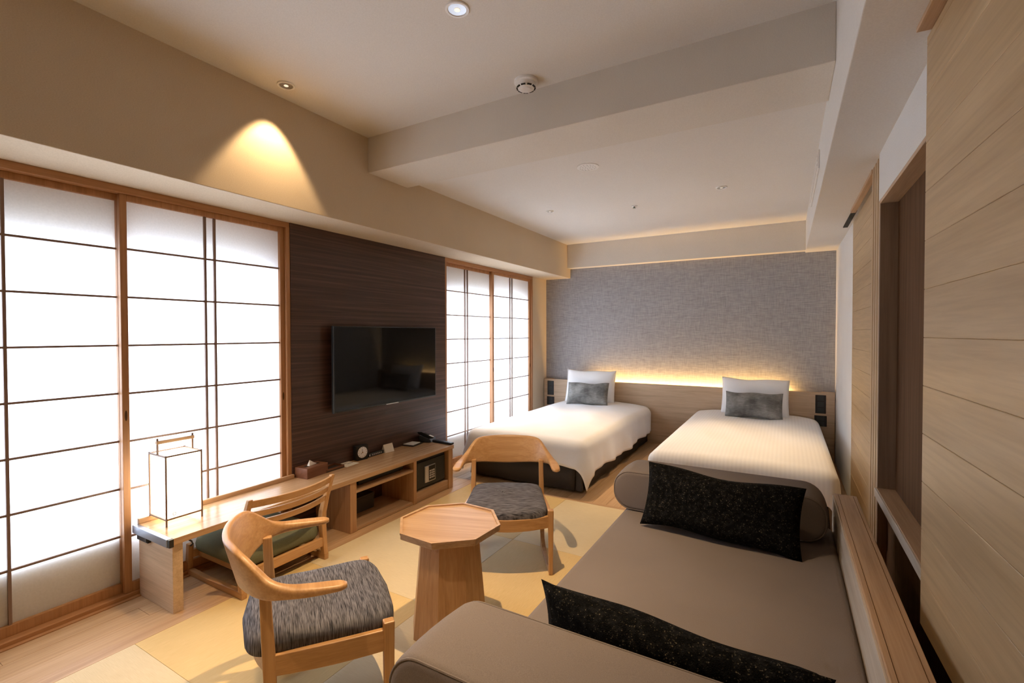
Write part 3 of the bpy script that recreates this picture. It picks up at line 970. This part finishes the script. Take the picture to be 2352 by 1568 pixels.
wbox('socket', (-2.69, -2.665, 1.080, 1.0835, .295, .313), 'bezel', so_, .0005)
obj('power_cord', MB().tube([(.172, -.985, .325), (.176, -.975, .315), (.172, -.968, .300), (.165, -.975, .290)], .004), 'black', wt, smooth=True)

cb = empty('open_cabinet', (-2.62, 2.66, 0))
tag(cb, 'open oak cabinet with shelf and safe compartment under the worktop', 'cabinet')
def cbox(name, b, mat, bev=.0015, par=None):
    return box(name, (b[0] + 2.62, b[1] + 2.62, b[2] - 2.66, b[3] - 2.66, b[4], b[5]), mat, par or cb, bev)
cbox('side_panel', (-2.78, -2.438, 2.118, 2.170, 0, .3295), 'oak_z')
cbox('divider', (-2.78, -2.438, 2.722, 2.756, 0, .3295), 'oak_z')
cbox('side_panel', (-2.78, -2.438, 3.152, 3.208, 0, .3295), 'oak_z')
cbox('shelf', (-2.77, -2.442, 2.1705, 2.7215, .252, .270), 'oak_y')
cbox('bottom_board', (-2.77, -2.446, 2.1705, 2.7215, .002, .020), 'oak_y')
cbox('back_panel', (-2.78, -2.77, 2.1705, 3.1515, .002, .329), 'niche_wood')  # dark wood colour paints in the shade inside the cabinet
cbox('plinth_panel', (-2.77, -2.446, 2.7565, 3.1515, .002, .078), 'oak_y')

sf = empty('safe', (-2.60, 2.955, .078))
tag(sf, 'small black electronic safe inside the open cabinet', 'safe')
box('body', (-.15, .125, -.188, .188, .001, .235), 'safe', sf, .004)
dr = box('door', (.124, .140, -.170, .172, .018, .218), 'safe', sf, .003)
kp = box('control_plate', (.139, .146, -.085, .045, .045, .175), 'silver', dr, .002)
box('keypad_field', (.1455, .148, -.040, .038, .052, .168), 'black', kp, .001)
box('release_bar', (.1455, .150, -.083, -.043, .047, .173), 'keys', kp, .001)
for r_ in range(4):
    for c_ in range(3):
        box('key', (.1475, .150, -.032 + c_ * .022, -.016 + c_ * .022, .070 + r_ * .018, .082 + r_ * .018), 'keys', kp, .0005)
pl = empty('media_player', (-2.60, 2.43, .270))
tag(pl, 'flat black media box on the cabinet shelf', 'player')
box('case', (-.12, .09, -.18, .25, .004, .042), 'black', pl, .002)
box('front_panel', (.0895, .094, -.178, .248, .006, .040), 'bezel', pl, .001)
for a in (-.1, .07):
    for b in (-.15, .22):
        box('foot', (a, a + .015, b, b + .015, 0, .005), 'black', pl, 0)
fr = empty('black_storage_box', (-2.655, 2.46, .02))
tag(fr, 'dark storage box at the back of the lower cabinet compartment', 'box')
box('case', (-.10, .02, -.24, .05, 0, .10), 'board_dark', fr, .003)
box('lid', (-.102, .022, -.242, .052, .10, .112), 'board_dark', fr, .002)

# ------------------------------------------------------------------ television
tv = empty('television', (-2.75, 2.778, 1.05))
tag(tv, 'large flat black television mounted on the dark veneer panel', 'television')
box('back_shell', (-.012, .022, -.54, .54, -.29, .29), 'black_matte', tv, .006)
box('wall_mount', (-.03, -.01, -.15, .15, -.12, .12), 'black_matte', tv, .002)
bz = box('bezel', (.012, .032, -.555, .555, -.306, .306), 'bezel', tv, .003)
box('screen', (.0315, .0335, -.547, .547, -.296, .299), 'screen', bz, .0006)
lg = MB()
lg.box(.030, .0345, -.055, .079, -.3075, -.3015)
obj('logo_strip', lg, 'silver', bz, bevel=.001)

# ------------------------------------------------------------------ paper lantern on the desk
ln = empty('paper_lantern', (-2.688, 1.222, .3603))
tag(ln, 'glowing square paper lantern with wooden carrying handle on the desk', 'lamp')
a_, b_ = .083, .081
for sx in (-1, 1):
    for sy in (-1, 1):
        box('corner_post', (sx * a_ - .0035, sx * a_ + .0035, sy * b_ - .0035, sy * b_ + .0035, 0, .348), 'muntin', ln, .001)
for z in (.034, .342):
    for s in (-1, 1):
        box('frame_bar', (s * a_ - .004, s * a_ + .004, -b_, b_, z - .0035, z + .0035), 'muntin', ln, .0005)
        box('frame_bar', (-a_, a_, s * b_ - .004, s * b_ + .004, z - .0035, z + .0035), 'muntin', ln, .0005)
sh = obj('shade', MB().box(-a_ + .003, a_ - .003, -b_ + .003, b_ - .003, .036, .340), 'lamp_paper', ln)
obj('mark', MB().lathe([(.0085, 0), (.0085, .0008), (.0055, .0008), (.0055, 0)], n=20, cap=False), 'paper_card', sh)
mk = [o for o in sh.children][0]
mk.rotation_euler = (0, R(90), 0); mk.location = (a_ - .003, -.045, .055)
for s in (-1, 1):
    box('handle_post', (-.004, .004, s * .080 - .004, s * .080 + .004, .34, .424), 'muntin', ln, .001)
box('handle_bar', (-.009, .009, -.086, .086, .395, .412), 'oak_y', ln, .002)

# ------------------------------------------------------------------ small things on the worktop (top at .360)
ZT = .3603
t = empty('tissue_box', (-2.728, 2.055, ZT), R(6))
tag(t, 'reddish wooden tissue box with one white tissue pulled up', 'tissue box')
bx_ = box('case', (-.062, .050, -.088, .088, 0, .068), 'box_wood', t, .002)
box('slot', (-.014, .006, -.06, .06, .0675, .0686), 'dark_hole', bx_, 0)
m = MB().add([(-.012, -.035, .066), (.006, -.030, .066), (-.002, .045, .066), (-.010, .04, .066), (-.004, -.020, .105), (-.012, .0, .082), (.004, .01, .084)],
             [(0, 1, 4), (1, 6, 4), (1, 2, 6), (2, 3, 5), (3, 0, 5), (0, 4, 5), (4, 6, 5), (6, 2, 5), (0, 3, 2, 1)])
obj('tissue', m, 'tissue', t, smooth=True)
tr = empty('lacquer_tray', (-2.738, 2.208, ZT), R(2))
tag(tr, 'dark lacquered tray beside the tissue box', 'tray')
box('tray_base', (-.044, .050, -.078, .078, 0, .008), 'board_dark', tr, .001)
for b in ((-.044, -.039, -.078, .078), (.045, .050, -.078, .078), (-.044, .05, -.078, -.073), (-.044, .05, .073, .078)):
    box('tray_rim', (*b, .0075, .02), 'box_wood', tr, .001)
pp = tag(box('leaflet', (-.056, .050, -.06, .06, 0, .003), 'paper_card', None, .0005), 'cream printed leaflet lying between the tray and the clock', 'leaflet')
pp.location = (-2.728, 2.350, ZT); pp.rotation_euler = (0, 0, R(4))
for k, (y0, w_) in enumerate(((-.035, .05), (.0, .055))):
    box('printed_line', (-.03 + k * .022, -.022 + k * .022, y0, y0 + w_, .003, .0033), 'print', pp, 0)
ck = empty('alarm_clock', (-2.752, 2.492, ZT), R(-8))
tag(ck, 'square black alarm clock with round white dial', 'clock')
box('case', (-.022, .022, -.052, .052, .004, .108), 'black', ck, .006)
box('foot', (-.018, .024, -.045, .045, 0, .006), 'black', ck, .001)
df = MB()
n_ = 32
for x, r_ in ((.0218, .041), (.0238, .041), (.0240, .040)):
    pass
df.loft([[(x, r_ * math.cos(2 * PI * q_ / n_), .057 + r_ * math.sin(2 * PI * q_ / n_)) for q_ in range(n_)] for x, r_ in ((.0215, .041), (.0238, .041))])
dl = obj('dial', df, 'white_plastic', ck)
for q_ in range(12):
    an = 2 * PI * q_ / 12
    y, z = .035 * math.cos(an), .057 + .035 * math.sin(an)
    box('hour_mark', (.0237, .0243, y - .002, y + .002, z - .002, z + .002), 'print', dl, 0)
for an, ln_ in ((R(100), .026), (R(215), .019)):
    y, z = ln_ * math.cos(an), ln_ * math.sin(an)
    obj('clock_hand', MB().tube([(.0245, 0, .057), (.0245, y, .057 + z)], .0012, 6), 'black', dl)
obj('hub', MB().loft([[(x, .004 * math.cos(2 * PI * q_ / 10), .057 + .004 * math.sin(2 * PI * q_ / 10)) for q_ in range(10)] for x in (.0236, .0258)]), 'brass', dl)
rm = empty('remote_control', (-2.752, 2.640, ZT), R(0))
tag(rm, 'slim dark remote control propped against the veneer panel beside the clock', 'remote control')
box('body', (-.008, .010, -.078, .078, 0, .026), 'bezel', rm, .003)
box('button', (.0095, .0115, -.074, -.064, .006, .020), 'white_plastic', rm, .001)
for q_ in range(6):
    box('button', (.0095, .0108, -.045 + q_ * .018, -.035 + q_ * .018, .009, .018), 'keys', rm, .0005)
cd = tag(obj('notice_card', MB().add([(.012, -.046, 0), (.012, .046, 0), (-.012, .046, .062), (-.012, -.046, .062), (-.036, -.046, 0), (-.036, .046, 0), (-.014, .046, .062), (-.014, -.046, .062), (.0105, -.046, 0), (.0105, .046, 0), (-.0345, -.046, 0), (-.0345, .046, 0)],
         [(0, 1, 2, 3), (3, 2, 6, 7), (7, 6, 5, 4), (8, 3, 7, 10), (9, 11, 6, 2), (0, 8, 9, 1), (4, 5, 11, 10), (8, 10, 11, 9)]), 'paper_card'), 'small folded cream card standing on the worktop', 'card')
cd.location = (-2.735, 2.765, ZT); cd.rotation_euler = (0, 0, R(-3))
nd = empty('memo_folder', (-2.755, 3.04, ZT), R(8))
tag(nd, 'dark memo tray holding a pad of white paper', 'notepad')
box('tray', (-.072, .072, -.068, .078, 0, .010), 'board_dark', nd, .002)
box('pad', (-.058, .060, -.055, .055, .010, .014), 'white_plastic', nd, .0005)
pt = obj('pen', MB().tube([(-.060, .066, .0145), (.050, .066, .0145)], .0045, 8), 'brass', nd, smooth=True)
ph = empty('telephone', (-2.726, 3.225, ZT), R(20))
tag(ph, 'black desk telephone with raised handset cradle', 'telephone')
obj('body', MB().add([(-.05, -.075, 0), (.055, -.075, 0), (.055, .06, 0), (-.05, .06, 0), (-.05, -.075, .060), (.055, -.075, .022), (.055, .06, .022), (-.05, .06, .060)],
    [(3, 2, 1, 0), (4, 5, 6, 7), (0, 1, 5, 4), (1, 2, 6, 5), (2, 3, 7, 6), (3, 0, 4, 7)]), 'black', ph, bevel=.005)
hs = obj('handset', MB().loft([[(x + dx_ * c_, y_, z + dz_) for c_, dz_ in ((-1, -.008), (1, -.010), (1, .012), (-1, .014))] for x, dx_, y_, z in ((-.056, .022, -.052, .076), (-.02, .020, -.052, .062), (.02, .018, -.052, .046), (.056, .022, -.052, .036))]), 'black', ph, bevel=.006)
box('number_card', (-.010, .032, .012, .045, .0395, .0425), 'white_plastic', ph, 0).rotation_euler = (0, R(20), 0)
for r_ in range(4):
    for c_ in range(3):
        box('phone_key', (.0 + r_ * .011, .007 + r_ * .011, -.02 + c_ * .010, -.013 + c_ * .010, .042 - r_ * .004, .046 - r_ * .004), 'bezel', ph, 0)
r2 = empty('remote_control', (-2.545, 3.215, ZT), R(-3))
tag(r2, 'black remote control lying on the corner of the worktop beside the telephone', 'remote control')
box('body', (-.105, .105, -.024, .020, .0, .018), 'black', r2, .006)
for q_ in range(8):
    box('button', (-.085 + q_ * .02, -.075 + q_ * .02, -.010, .004, .0175, .0195), 'bezel', r2, .0005)
